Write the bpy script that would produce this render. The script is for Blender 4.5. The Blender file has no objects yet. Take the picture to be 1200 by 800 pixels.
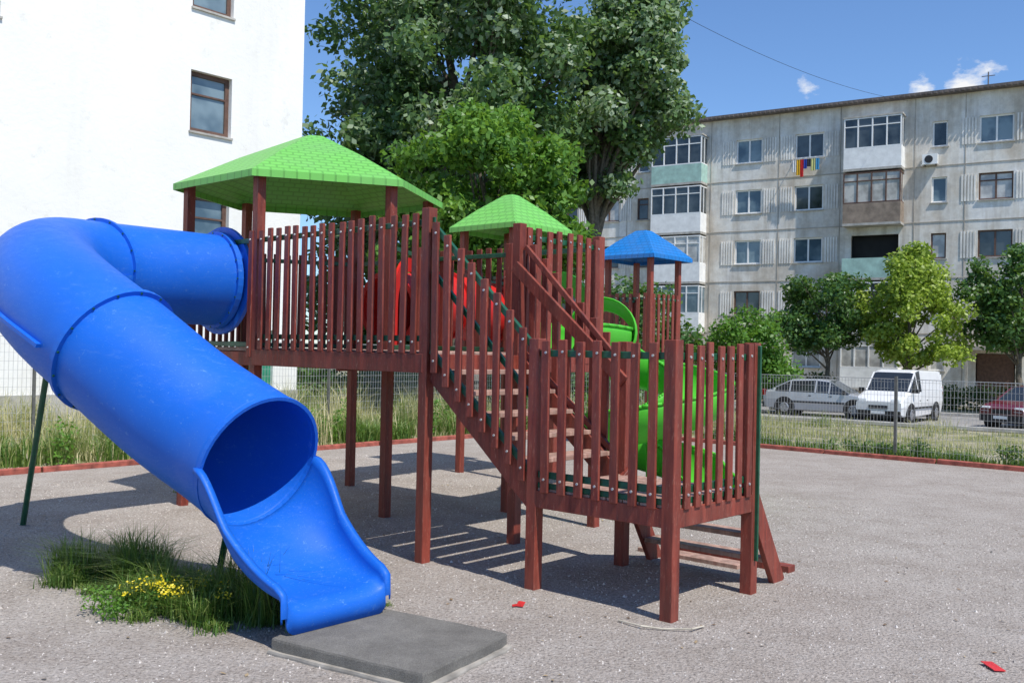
import bpy, math, random
import numpy as np
from mathutils import Vector, Matrix
random.seed(7); rng=np.random.default_rng(7)
scene=bpy.context.scene
COL=scene.collection

# ---------------------------------------------------------------- helpers
class MB:
    def __init__(s): s.v=[]; s.f=[]; s.m=[]; s.uv=[]
    def add(s,vs,fs,mi=0):
        o=len(s.v); s.v+= [tuple(p) for p in vs]
        for f in fs: s.f.append(tuple(i+o for i in f)); s.m.append(mi)
    def box(s,c,ax,ay,az,mi=0):
        c=Vector(c);ax=Vector(ax);ay=Vector(ay);az=Vector(az)
        vs=[c-ax-ay-az,c+ax-ay-az,c+ax+ay-az,c-ax+ay-az,c-ax-ay+az,c+ax-ay+az,c+ax+ay+az,c-ax+ay+az]
        s.add(vs,[(0,3,2,1),(4,5,6,7),(0,1,5,4),(1,2,6,5),(2,3,7,6),(3,0,4,7)],mi)
    def abox(s,x0,x1,y0,y1,z0,z1,mi=0):
        s.box(((x0+x1)/2,(y0+y1)/2,(z0+z1)/2),((x1-x0)/2,0,0),(0,(y1-y0)/2,0),(0,0,(z1-z0)/2),mi)
    def beam(s,p,q,w,t,side=None,mi=0):
        p=Vector(p);q=Vector(q);d=(q-p); L=d.length; d.normalize()
        if side is None:
            side=d.cross(Vector((0,0,1)))
            if side.length<1e-3: side=Vector((1,0,0))
        side=Vector(side).normalized(); up=side.cross(d).normalized()
        s.box((p+q)/2,d*L/2,side*w/2,up*t/2,mi)
    def cyl(s,p,q,r0,r1=None,n=10,mi=0,cap=True):
        if r1 is None:r1=r0
        p=Vector(p);q=Vector(q);d=(q-p).normalized()
        a=d.cross(Vector((0,0,1)))
        if a.length<1e-3:a=Vector((1,0,0))
        a.normalize();b=d.cross(a)
        vs=[]
        for c,r in((p,r0),(q,r1)):
            for i in range(n):
                t=2*math.pi*i/n; vs.append(c+(a*math.cos(t)+b*math.sin(t))*r)
        fs=[(i,(i+1)%n,n+(i+1)%n,n+i) for i in range(n)]
        if cap: fs+= [tuple(range(n-1,-1,-1)),tuple(range(n,2*n))]
        s.add(vs,fs,mi)
    def obj(s,name,mats,parent=None,smooth=False,bevel=0,solid=0):
        me=bpy.data.meshes.new(name); me.from_pydata(s.v,[],s.f)
        if not isinstance(mats,(list,tuple)):mats=[mats]
        for m in mats: me.materials.append(m)
        me.polygons.foreach_set('material_index',s.m)
        if smooth: me.polygons.foreach_set('use_smooth',[True]*len(s.f))
        me.update(); ob=bpy.data.objects.new(name,me); COL.objects.link(ob)
        if parent: ob.parent=parent
        if solid:
            k=ob.modifiers.new('s','SOLIDIFY');k.thickness=solid;k.offset=0
        if bevel:
            k=ob.modifiers.new('b','BEVEL');k.width=bevel;k.segments=1;k.limit_method='ANGLE'
        return ob
def empty(name,loc=(0,0,0)):
    e=bpy.data.objects.new(name,None); e.location=loc; e.empty_display_size=.2; COL.objects.link(e); return e
def fastmesh(name,verts,faces_n,mat,attr=None,parent=None):
    k=faces_n; n=len(verts); F=n//k
    me=bpy.data.meshes.new(name); me.vertices.add(n); me.vertices.foreach_set('co',verts.astype(np.float32).ravel())
    me.loops.add(n); me.loops.foreach_set('vertex_index',np.arange(n,dtype=np.int32))
    me.polygons.add(F); me.polygons.foreach_set('loop_start',np.arange(0,n,k,dtype=np.int32))
    me.materials.append(mat)
    if attr is not None:
        a=me.attributes.new('rnd','FLOAT','FACE'); a.data.foreach_set('value',attr.astype(np.float32))
    me.update(calc_edges=True); me.validate()
    ob=bpy.data.objects.new(name,me); COL.objects.link(ob)
    if parent: ob.parent=parent
    return ob

# ---------------------------------------------------------------- materials
class NT:
    def __init__(s,name):
        s.mat=bpy.data.materials.new(name); s.mat.use_nodes=True; s.t=s.mat.node_tree; s.t.nodes.clear()
        s.out=s.n('ShaderNodeOutputMaterial')
    def n(s,ty,**k):
        x=s.t.nodes.new(ty)
        for a,b in k.items(): setattr(x,a,b)
        return x
    def l(s,a,b): s.t.links.new(a,b)
    def coord(s,scale=(1,1,1),kind='Object'):
        tc=s.n('ShaderNodeTexCoord'); mp=s.n('ShaderNodeMapping'); mp.inputs['Scale'].default_value=scale
        s.l(tc.outputs[kind],mp.inputs['Vector']); return mp.outputs[0]
    def noise(s,vec,scale,detail=4,rough=.55):
        x=s.n('ShaderNodeTexNoise'); x.inputs['Scale'].default_value=scale; x.inputs['Detail'].default_value=detail; x.inputs['Roughness'].default_value=rough
        s.l(vec,x.inputs['Vector']); return x.outputs[0]
    def ramp(s,fac,stops):
        r=s.n('ShaderNodeValToRGB'); e=r.color_ramp.elements
        while len(e)<len(stops): e.new(.5)
        for i,(p,c) in enumerate(stops):
            e[i].position=p; e[i].color=(c[0],c[1],c[2],1) if not isinstance(c,(int,float)) else (c,c,c,1)
        s.l(fac,r.inputs[0]); return r.outputs[0]
    def mix(s,fac,a,b,mode='MIX'):
        m=s.n('ShaderNodeMix',data_type='RGBA',blend_type=mode)
        if isinstance(fac,(int,float)): m.inputs[0].default_value=fac
        else: s.l(fac,m.inputs[0])
        for sock,v in((m.inputs[6],a),(m.inputs[7],b)):
            if isinstance(v,(tuple,list)): sock.default_value=(v[0],v[1],v[2],1)
            else: s.l(v,sock)
        return m.outputs[2]
    def bsdf(s,col,rough=.6,spec=.5,metal=0,bump=None,bs=.3,bd=.01,coat=0):
        b=s.n('ShaderNodeBsdfPrincipled')
        if isinstance(col,(tuple,list)): b.inputs['Base Color'].default_value=(col[0],col[1],col[2],1)
        else: s.l(col,b.inputs['Base Color'])
        if isinstance(rough,(int,float)): b.inputs['Roughness'].default_value=rough
        else: s.l(rough,b.inputs['Roughness'])
        b.inputs['Metallic'].default_value=metal; b.inputs['Specular IOR Level'].default_value=spec
        b.inputs['Coat Weight'].default_value=coat
        if bump is not None:
            bm=s.n('ShaderNodeBump'); bm.inputs['Strength'].default_value=bs; bm.inputs['Distance'].default_value=bd
            s.l(bump,bm.inputs['Height']); s.l(bm.outputs[0],b.inputs['Normal'])
        s.l(b.outputs[0],s.out.inputs[0]); return b
def simple(name,col,rough=.6,var=.25,scale=8,metal=0,spec=.5,coat=0,bs=.1):
    t=NT(name); c=t.coord(); n=t.noise(c,scale,4)
    lo=tuple(x*(1-var) for x in col); hi=tuple(min(1,x*(1+var)) for x in col)
    t.bsdf(t.ramp(n,[(.3,lo),(.7,hi)]),rough,spec,metal,bump=n if bs else None,bs=bs,coat=coat); return t.mat
def wood(name,dark,mid,worn):
    t=NT(name); n=t.noise(t.coord((14,14,1.6)),2.2,5,.6); n2=t.noise(t.coord(),3.5,4)
    n3=t.noise(t.coord((30,30,5)),3,4,.7); pv=t.noise(t.coord((6,6,.15)),1.6,1,.3)
    col=t.ramp(n,[(.28,dark),(.6,mid)])
    col=t.mix(t.ramp(n3,[(.58,0),(.70,.8)]),col,worn)
    col=t.mix(t.ramp(n2,[(.45,0),(.75,.5)]),col,tuple(x*.7+y*.3 for x,y in zip(dark,worn)))
    col=t.mix(.6,col,t.ramp(pv,[(.38,.5),(.62,1.0)]),'MULTIPLY')
    t.bsdf(col,t.ramp(n,[(.3,.42),(.7,.7)]),.4,bump=n,bs=.4,bd=.004); return t.mat
M={}
M['wood']=wood('red_brown_stained_wood',(.14,.024,.016),(.29,.056,.034),(.44,.20,.14))
M['tread']=wood('sunlit_worn_tread_wood',(.32,.15,.11),(.50,.33,.26),(.60,.50,.42))  # pale base colours paint sunlight onto deck and treads; worn patches on top
M['greenrail']=simple('dark_green_paint',(.012,.085,.04),.4,.3,20)
M['bolt']=simple('galvanised_bolt',(.55,.55,.53),.4,.1,30,metal=.6)
def plastic(name,col,scuff,rough=.3,trans=0):
    t=NT(name); c=t.coord(); n=t.noise(c,1.3,4,.6); n2=t.noise(t.coord((1,1,3)),9,6,.8); n3=t.noise(c,60,2); n4=t.noise(t.coord((22,3,50)),4,4,.7); n5=t.noise(t.coord((3,3,3)),4,5,.8)
    a=t.mix(t.ramp(n,[(.35,0),(.75,.45)]),col,tuple(x*.72 for x in col))
    a=t.mix(t.ramp(n2,[(.58,0),(.76,.28)]),a,scuff)
    a=t.mix(t.ramp(n4,[(.62,0),(.69,.6)]),a,scuff)
    a=t.mix(t.ramp(n5,[(.62,0),(.68,.35)]),a,scuff)
    r=t.ramp(n2,[(.4,rough),(.7,rough+.2)])
    b=t.bsdf(a,r,.35,bump=n3,bs=.04,bd=.003)
    if trans:
        tr=t.n('ShaderNodeBsdfTranslucent'); tr.inputs[0].default_value=(*col,1)
        mx=t.n('ShaderNodeMixShader'); mx.inputs[0].default_value=trans
        t.l(b.outputs[0],mx.inputs[1]); t.l(tr.outputs[0],mx.inputs[2]); t.l(mx.outputs[0],t.out.inputs[0])
    return t.mat
M['blue']=plastic('blue_plastic',(.007,.125,.60),(.16,.33,.62),.46)
M['green']=plastic('lime_green_plastic',(.11,.62,.045),(.3,.66,.22),.4,.2)
M['red']=plastic('red_plastic',(.60,.018,.014),(.65,.16,.1),.4)
def rooftile(name,col):
    t=NT(name); uv=t.coord((1,1,1),'UV'); br=t.n('ShaderNodeTexBrick'); br.inputs['Scale'].default_value=1
    br.inputs['Brick Width'].default_value=.13; br.inputs['Row Height'].default_value=.085; br.inputs['Mortar Size'].default_value=.009
    br.inputs['Color1'].default_value=(1,1,1,1); br.inputs['Color2'].default_value=(.8,.8,.8,1); br.inputs['Mortar'].default_value=(0,0,0,1)
    t.l(uv,br.inputs['Vector']); n=t.noise(t.coord(),2.5,5)
    c=t.mix(.28,col,br.outputs[0],'MULTIPLY'); c=t.mix(t.ramp(n,[(.4,0),(.8,.45)]),c,tuple(x*.6+.1 for x in col))
    b=t.bsdf(c,.45,.4,bump=br.outputs[0],bs=1,bd=.012)
    tr=t.n('ShaderNodeBsdfTranslucent'); tr.inputs[0].default_value=(*col,1)
    mx=t.n('ShaderNodeMixShader'); mx.inputs[0].default_value=.12
    t.l(b.outputs[0],mx.inputs[1]); t.l(tr.outputs[0],mx.inputs[2]); t.l(mx.outputs[0],t.out.inputs[0])
    return t.mat
M['rgreen']=rooftile('green_roof_tiles',(.20,.60,.11)); M['rblue']=rooftile('blue_roof_tiles',(.012,.22,.64))
def leaf(name,c1,c2,c3,tr=.35):
    t=NT(name); a=t.n('ShaderNodeAttribute',attribute_name='rnd')
    col=t.ramp(a.outputs['Fac'],[(.05,c1),(.5,c2),(.95,c3)])
    d=t.n('ShaderNodeBsdfPrincipled'); d.inputs['Roughness'].default_value=.45; d.inputs['Specular IOR Level'].default_value=.5; t.l(col,d.inputs['Base Color'])
    if tr<=0: t.l(d.outputs[0],t.out.inputs[0]); return t.mat
    q=t.n('ShaderNodeBsdfTranslucent'); t.l(t.mix(.5,col,(.28,.45,.04)),q.inputs[0])
    m=t.n('ShaderNodeMixShader'); m.inputs[0].default_value=tr; t.l(d.outputs[0],m.inputs[1]); t.l(q.outputs[0],m.inputs[2]); t.l(m.outputs[0],t.out.inputs[0])
    return t.mat
M['poplar']=leaf('poplar_leaves',(.06,.13,.04),(.12,.22,.075),(.38,.46,.34),.35)
M['maple']=leaf('maple_leaves',(.06,.16,.02),(.12,.27,.035),(.20,.38,.06),.4)
M['darkleaf']=leaf('plum_leaves',(.03,.08,.018),(.06,.15,.035),(.13,.24,.06),.3)
M['lightleaf']=leaf('yellow_green_leaves',(.17,.26,.03),(.32,.43,.05),(.45,.55,.10),.4)
M['hedge']=leaf('hedge_leaves',(.02,.06,.015),(.045,.11,.03),(.09,.18,.045),.25)
M['grass']=leaf('green_grass',(.05,.12,.018),(.11,.21,.035),(.24,.30,.08),.3)
M['dry']=leaf('dry_grass',(.13,.20,.05),(.38,.37,.15),(.70,.62,.38),.3)
M['flower']=leaf('yellow_flowers',(.75,.58,.01),(.85,.68,.02),(.9,.75,.05),.2)
M['bark']=simple('bark',(.13,.11,.085),.9,.45,12,bs=.6)
# ground
t=NT('gravel_ground'); c=t.coord(); n1=t.noise(c,.35,4,.6); n2=t.noise(c,38,5,.85); v=t.n('ShaderNodeTexVoronoi'); v.inputs['Scale'].default_value=55; t.l(c,v.inputs['Vector'])
n3=t.noise(c,1.5,7,.76); n4=t.noise(c,9,5,.78)
col=t.ramp(n1,[(.3,(.47,.41,.36)),(.7,(.58,.525,.475))])
col=t.mix(t.ramp(n3,[(.42,0),(.62,.6)]),col,(.37,.315,.27))
col=t.mix(t.ramp(n4,[(.48,0),(.66,.5)]),col,(.62,.575,.53))
col=t.mix(.9,col,t.ramp(n2,[(.38,.30),(.48,.82),(.60,1.0)]),'MULTIPLY')
col=t.mix(.35,col,t.ramp(v.outputs['Distance'],[(.0,1.0),(.6,.45)]),'MULTIPLY')
h=t.mix(.5,n2,v.outputs[0]); t.bsdf(col,.95,.15,bump=h,bs=1,bd=.02); M['gravel']=t.mat
t=NT('grass_ground'); c=t.coord(); n=t.noise(c,.6,6,.7); n2=t.noise(c,14,4,.7)
col=t.ramp(n,[(.3,(.14,.19,.05)),(.44,(.28,.28,.13)),(.56,(.48,.43,.32))]); col=t.mix(.55,col,t.ramp(n2,[(.3,.4),(.7,1)]),'MULTIPLY')
t.bsdf(col,.95,.1,bump=n2,bs=.8,bd=.05); M['grassg']=t.mat
M['asphalt']=simple('asphalt',(.26,.25,.24),.9,.25,2.5,bs=.2)
M['concrete']=simple('concrete',(.42,.40,.36),.9,.25,4,bs=.3)
M['kerb']=simple('red_painted_kerb',(.32,.085,.06),.8,.5,7,bs=.3)
t=NT('rubber_mat'); c=t.coord(); n=t.noise(c,3,6,.7); n2=t.noise(c,130,4,.8)
t.bsdf(t.mix(.6,t.ramp(n,[(.3,(.17,.16,.145)),(.7,(.30,.285,.255))]),t.ramp(n2,[(.38,.35),(.62,1)]),'MULTIPLY'),.9,.2,bump=n2,bs=.9,bd=.008); M['pad']=t.mat
M['padbase']=simple('worn_mat_base',(.30,.275,.24),.95,.4,6,bs=.5)
M['metal']=simple('galvanised_wire',(.50,.50,.48),.5,.15,15,metal=.3)
M['darkmetal']=simple('weathered_metal_post',(.12,.12,.11),.6,.3,15)
t=NT('weathered_panel_facade'); c=t.coord(); n=t.noise(c,.28,6,.7); st=t.noise(t.coord((1.3,1.3,.12)),1.1,5,.65); n3=t.noise(c,3,5,.7)
col=t.ramp(n,[(.34,(.56,.48,.38)),(.46,(.70,.64,.55)),(.56,(.80,.77,.70)),(.66,(.86,.84,.80))])
col=t.mix(t.ramp(st,[(.46,0),(.66,.65)]),col,(.44,.38,.30)); col=t.mix(.4,col,t.ramp(n3,[(.35,.6),(.6,1)]),'MULTIPLY')
t.bsdf(col,.9,.2,bump=n3,bs=.2,bd=.02); M['facade']=t.mat
M['rib']=simple('ribbed_panel',(.76,.73,.67),.9,.25,1.2)
t=NT('white_render_wall'); c=t.coord(); n=t.noise(c,.3,5,.65); st=t.noise(t.coord((1,1,.15)),.9,5,.65); n3=t.noise(c,9,5,.7); n5=t.noise(c,1.4,6,.75)
col=t.ramp(n,[(.3,(.80,.785,.73)),(.6,(.88,.87,.84))]); col=t.mix(t.ramp(st,[(.52,0),(.70,.35)]),col,(.66,.62,.53)); col=t.mix(t.ramp(n5,[(.60,0),(.66,.35)]),col,(.62,.60,.52))
t.bsdf(col,.92,.2,bump=n3,bs=.4,bd=.02); M['white']=t.mat
def glass(name,c1,c2,sc=.8):
    t=NT(name); n=t.noise(t.coord(),sc,3); t.bsdf(t.ramp(n,[(.4,c1),(.6,c2)]),.06,.8); return t.mat
M['glass']=glass('dark_window_glass',(.015,.02,.022),(.07,.085,.09))
M['glass2']=glass('blue_window_glass',(.06,.10,.13),(.20,.27,.30))
M['curtain']=glass('curtained_window_glass',(.34,.33,.31),(.60,.59,.55),1.5)
M['brownframe']=simple('brown_window_frame',(.12,.065,.045),.6,.3,8)
M['pvc']=simple('white_pvc_frame',(.84,.84,.82),.4,.06,4)
M['balgreen']=simple('pale_green_balcony_panel',(.36,.54,.47),.6,.2,3)
M['balbrown']=simple('brown_balcony_panel',(.27,.21,.16),.8,.3,3)
M['balwhite']=simple('white_balcony_panel',(.82,.82,.80),.6,.12,3)
M['roofdark']=simple('corrugated_roof',(.13,.11,.10),.85,.3,2)
M['tealdoor']=simple('green_door_paint',(.03,.24,.14),.5,.25,5)
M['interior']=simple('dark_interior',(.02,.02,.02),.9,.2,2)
M['tyre']=simple('tyre_rubber',(.015,.015,.015),.85,.2,20)
M['hub']=simple('wheel_hub',(.40,.40,.42),.35,.1,10,metal=.6)
M['silver']=simple('silver_car_paint',(.50,.52,.55),.28,.04,4,metal=.3,coat=.5,bs=0)
M['whitecar']=simple('white_car_paint',(.80,.80,.79),.3,.04,3,coat=.4,bs=0)
M['darkred']=simple('dark_red_car_paint',(.14,.015,.025),.3,.1,3,coat=.5,bs=0)
M['trim']=simple('black_trim',(.02,.02,.022),.5,.2,10)
M['lamp']=simple('headlamp_lens',(.65,.68,.70),.1,.1,20,bs=0)
M['lampred']=simple('tail_lamp_lens',(.35,.01,.01),.15,.1,20,bs=0)
M['carglass']=simple('car_glass',(.025,.03,.035),.06,.2,2,spec=.9,bs=0)

# ---------------------------------------------------------------- frames
th=math.radians(-41.5)
E1=Vector((math.cos(th),math.sin(th),0)); E2=Vector((-math.sin(th),math.cos(th),0)); B0=Vector((-.717,8.06,0))
def W(a,b,z=0): p=B0+E1*a+E2*b; return Vector((p.x,p.y,z))
def PF(x,y): d=Vector((x,y,0))-B0; return d.dot(E1),d.dot(E2)
def gz(x,y):
    a,b=PF(x,y); k=min(1,max(0,(b-12.8)/9)); k=k*k*(3-2*k); return -.47*k

# ---------------------------------------------------------------- ground
xs=sorted(set([-400,-200,-100,-60]+list(range(-40,61,2))+[80,120,200,400])); ys=sorted(set([-200,-60,-20]+list(range(-8,81,2))+[100,140,200,400,700]))
g=MB(); idx={}
for j,y in enumerate(ys):
    for i,x in enumerate(xs): idx[i,j]=len(g.v); g.v.append((x,y,gz(x,y)-.006))
for j in range(len(ys)-1):
    for i in range(len(xs)-1): g.f.append((idx[i,j],idx[i+1,j],idx[i+1,j+1],idx[i,j+1])); g.m.append(0)
g.obj('ground',M['grassg'],smooth=True)
g=MB(); g.add([W(-7.5,-30,0),W(40,-30,0),W(40,11.55,0),W(-7.5,11.55,0)],[(0,1,2,3)]); g.obj('playground_gravel',M['gravel'])
k=MB()
x=-7.5
while x<30:
    k.beam(W(x,11.6+random.uniform(-.01,.01),.03+random.uniform(-.008,.008)),W(x+1.97,11.6+random.uniform(-.01,.01),.03),.10,.10); x+=2
x=-20
while x<11.4:
    k.beam(W(-7.56+random.uniform(-.01,.01),x,.03+random.uniform(-.008,.008)),W(-7.56,x+1.97,.03),.10,.10); x+=2
k.obj('kerb',M['kerb'],bevel=.012)
Pb=Vector((12.86,52,0)); wd=Vector((.8486,-.529,0)); wn=Vector((-.529,-.8486,0))
def BW(t,n,z): p=Pb+wd*t+wn*n; return Vector((p.x,p.y,z))
g=MB(); g.add([BW(-8,9.5,-.455),BW(60,9.5,-.455),BW(60,17.2,-.455),BW(-8,17.2,-.455)],[(0,1,2,3)]); g.obj('road',M['asphalt'])
k=MB(); k.beam(BW(-8,9.42,-.40),BW(60,9.42,-.40),.15,.14); k.beam(BW(-8,17.28,-.40),BW(60,17.28,-.40),.15,.14); k.obj('road_kerb',M['concrete'],bevel=.02)
g=MB(); g.box(BW(10,1.2,-.42),wd*45,wn*1.1,(0,0,.06)); g.obj('pavement',M['concrete'])

def stones(n,s0=.003,s1=.011):
    a=rng.uniform(-6.5,9,n); b=rng.uniform(-7,6,n)
    P=np.stack([B0.x+E1.x*a+E2.x*b,B0.y+E1.y*a+E2.y*b],1)
    P=P[(P[:,1]>2.5)]; n=len(P); s=rng.uniform(s0,s1,n)*(1+(rng.random(n)<.02)*1.4)
    tet=np.array([[1,0,-.3],[-.5,.87,-.3],[-.5,-.87,-.3],[0,0,.8]])
    ang=rng.uniform(0,6.28,n)
    tri=[0,1,3,1,2,3,2,0,3]
    V=np.zeros((n,9,3)); ca,sa=np.cos(ang),np.sin(ang)
    for i,t_ in enumerate(tri):
        q=tet[t_]; V[:,i,0]=P[:,0]+s*(q[0]*ca-q[1]*sa); V[:,i,1]=P[:,1]+s*(q[0]*sa+q[1]*ca); V[:,i,2]=s*q[2]+.002
    return V.reshape(-1,3),np.repeat(rng.random(n),3)
M['stone']=leaf('gravel_stones',(.22,.19,.165),(.46,.41,.365),(.64,.59,.54),0)
vv,at=stones(60000,.0025,.009); fastmesh('gravel_stones',vv,3,M['stone'],at)

# ---------------------------------------------------------------- play structure
PS=empty('playground_climbing_frame',W(-1,1,0))
def par(ob,e):
    ob.parent=e; ob.matrix_parent_inverse=Matrix.Translation(-e.location); return ob
DZ=1.77; RZ=2.95; LZ=.77; LR=1.87
wd_=MB(); gr=MB(); tr=MB(); bo=MB()
PW=.095
def post(p,z1,z0=-.05,w=PW):
    wd_.box((p.x,p.y,(z0+z1)/2),E1*w/2,E2*w/2,(0,0,(z1-z0)/2))
def railing(p,q,zb0,zt0,zb1,zt1,n,out,green=True,pw=.07,skip=None,jit=.014):
    d=(q-p); L=d.length; u=d/L
    for i in range(n):
        f=(i+.5)/n
        if skip and skip[0]<f<skip[1]: continue
        c=p+d*f+out*.045; zb=zb0+(zb1-zb0)*f; zt=zt0+(zt1-zt0)*f+random.uniform(-jit,jit)
        tilt=u*random.uniform(-.014,.014)
        a=Vector((c.x,c.y,zb)); b=Vector((c.x,c.y,zt))+tilt
        wd_.beam(a,b,pw*random.uniform(.94,1.04),.026,side=u)
        for z in (zb+.10,zt-.09):
            s=Vector((c.x,c.y,z))+out*.012; bo.cyl(s,s+out*.008,.011,.009,8)
    m=gr if green else wd_
    m.beam(Vector((p.x,p.y,zb0+.13))+out*.012,Vector((q.x,q.y,zb1+.13))+out*.012,.034,.05)
    m.beam(Vector((p.x,p.y,zt0-.09))+out*.012,Vector((q.x,q.y,zt1-.09))+out*.012,.034,.05)
def deck(a0,a1,b0,b1,z,n):
    for i in range(n):
        x0=a0+(a1-a0)*i/n; x1=a0+(a1-a0)*(i+1)/n-.012
        tr.box(W((x0+x1)/2,(b0+b1)/2,z-.018+random.uniform(-.002,.002)),E1*(x1-x0)/2,E2*(b1-b0)/2,(0,0,.018))
def edge(p,q,z,h=.14):
    wd_.beam(Vector((p.x,p.y,z-h/2)),Vector((q.x,q.y,z-h/2)),.045,h)
A=W(-2.52,0);Bp=W(0,0);B1=W(0,1.16);B2=W(0,2.4);M2=W(-1.2,2.4)
hexa=[A]; ang=math.radians(18.5); S=1.36
for i in range(5):
    a=ang+math.radians(60*i); hexa.append(hexa[-1]+Vector((math.cos(a),math.sin(a),0))*S)
A_,G,H,I,J,K=hexa; HC=(A+I)/2
for p in (A,G,H,I,J,K): post(p,3.56)
for p in(Bp,B1,B2,M2): post(p,RZ+.03)
deck(-2.45,0,.02,2.38,DZ,18)
def hexpoly(z,r):
    return [HC+(p-HC)*r+Vector((0,0,z)) for p in hexa]
hp=hexpoly(DZ-.005,.99); hq=hexpoly(DZ-.04,.99)
tr.add(hp+hq,[(0,1,2,3,4,5),(11,10,9,8,7,6)]+[(i,6+i,6+(i+1)%6,(i+1)%6) for i in range(6)])
for i in range(6): edge(hexa[i],hexa[(i+1)%6],DZ-.045)
edge(A-E2*.03,Bp-E2*.03,DZ-.02,.16); edge(Bp+E1*.03,B2+E1*.03,DZ-.02,.16); edge(B2,H,DZ-.045)
edge(W(-1.2,0),M2,DZ-.06)
railing(A+E1*.06,Bp-E1*.05,DZ-.02,RZ,DZ-.02,RZ,17,-E2)
railing(B1,B2,DZ-.1,RZ,DZ-.1,RZ,8,E1)
railing(B2,M2,DZ-.1,RZ,DZ-.1,RZ,7,E2,skip=(.15,.85))
railing(M2,H,DZ-.1,RZ,DZ-.1,RZ,9,E2)
def on(p,q):
    d=(q-p).normalized(); return Vector((d.y,-d.x,0))
railing(G,H,DZ-.1,RZ,DZ-.1,RZ,8,on(G,H),skip=(0,.5))
railing(I,J,DZ-.1,RZ,DZ-.1,RZ,9,on(I,J)); railing(J,K,DZ-.1,RZ,DZ-.1,RZ,9,on(J,K))
railing(K,A,DZ-.1,RZ,DZ-.1,RZ,11,on(K,A),skip=(.12,.88)); railing(H,I,DZ-.1,RZ,DZ-.1,RZ,9,on(H,I),skip=(.15,.85))
C=W(1.22,0);D=W(2.42,0);Ee=W(2.44,1.08);F=W(1.22,1.16)
for p in(C,D,Ee,F): post(p,LR+.02)
deck(1.20,2.46,-.02,1.16,LZ,9)
edge(C-E2*.02,D-E2*.02,LZ-.02,.13); edge(D+E1*.02,Ee+E1*.02,LZ-.02,.13); edge(F,Ee,LZ-.02,.13); edge(C,F,LZ-.02,.13)
railing(C+E1*.05,D-E1*.05,LZ-.03,LR,LZ-.03,LR,7,-E2); railing(D+E2*.05,Ee-E2*.05,LZ-.03,LR,LZ-.03,LR,7,E1)
gr.beam(C+Vector((0,0,LZ+.02))-E2*.01,D+Vector((0,0,LZ+.02))-E2*.01,.03,.04)
gr.beam(D+Vector((0,0,LZ+.02))+E1*.01,Ee+Vector((0,0,LZ+.02))+E1*.01,.03,.04)
gr.beam(Ee+Vector((0,0,.25))+E1*.055,Ee+Vector((0,0,LR))+E1*.055,.02,.04,side=E2)
gr.beam(Bp+Vector((0,0,DZ))+E1*.056,Bp+Vector((0,0,RZ-.05))+E1*.056,.02,.04,side=E2)
for b in(.02,1.14):
    wd_.beam(W(-.02,b,DZ-.06),W(1.26,b,LZ-.14),.045,.20)
nst=6
for i in range(1,nst):
    z=DZ-(DZ-LZ)*i/nst; a=1.22*i/nst
    tr.box(W(a-.02,.58,z),E1*.12,E2*.53,(0,0,.018))
railing(Bp+E1*.07,C-E1*.03,DZ-.12,RZ-.03,LZ-.02,LR+.05,8,-E2)
gr.beam(W(.05,-.0,2.45),W(1.2,-.0,1.42),.03,.045)
railing(B1+E1*.07,F-E1*.03,DZ-.12,RZ-.1,LZ-.02,LR-.1,8,E2,green=False)
wd_.beam(W(.0,1.10,2.58),W(1.25,1.10,1.55),.035,.11)
for a in(1.27,2.42):
    wd_.beam(W(a,1.10,LZ+.02),W(a,1.62,-.03),.045,.17)
for i in range(1,4):
    z=LZ-LZ*i/4; b=1.12+.46*i/4; tr.box(W(1.85,b+.02,z),E1*.55,E2*.10,(0,0,.018))
wd_.box(W(1.75,1.98,.02),E1*.62,E2*.06,(0,0,.035))
tr.box(W(1.5,1.82,.015),E1*.5,E2*.09,(0,0,.02))
def square_tower(c,hs,rails=()):
    cs=[c-E1*hs-E2*hs,c+E1*hs-E2*hs,c+E1*hs+E2*hs,c-E1*hs+E2*hs]
    for p in cs: post(p,3.58)
    for i in range(4): edge(cs[i],cs[(i+1)%4],DZ-.03)
    tr.box((c.x,c.y,DZ),E1*hs,E2*hs,(0,0,.02))
    outs=[-E2,E1,E2,-E1]
    for i in range(4):
        if i in rails: railing(cs[i],cs[(i+1)%4],DZ-.1,RZ-.05,DZ-.1,RZ-.05,6,outs[i])
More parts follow.
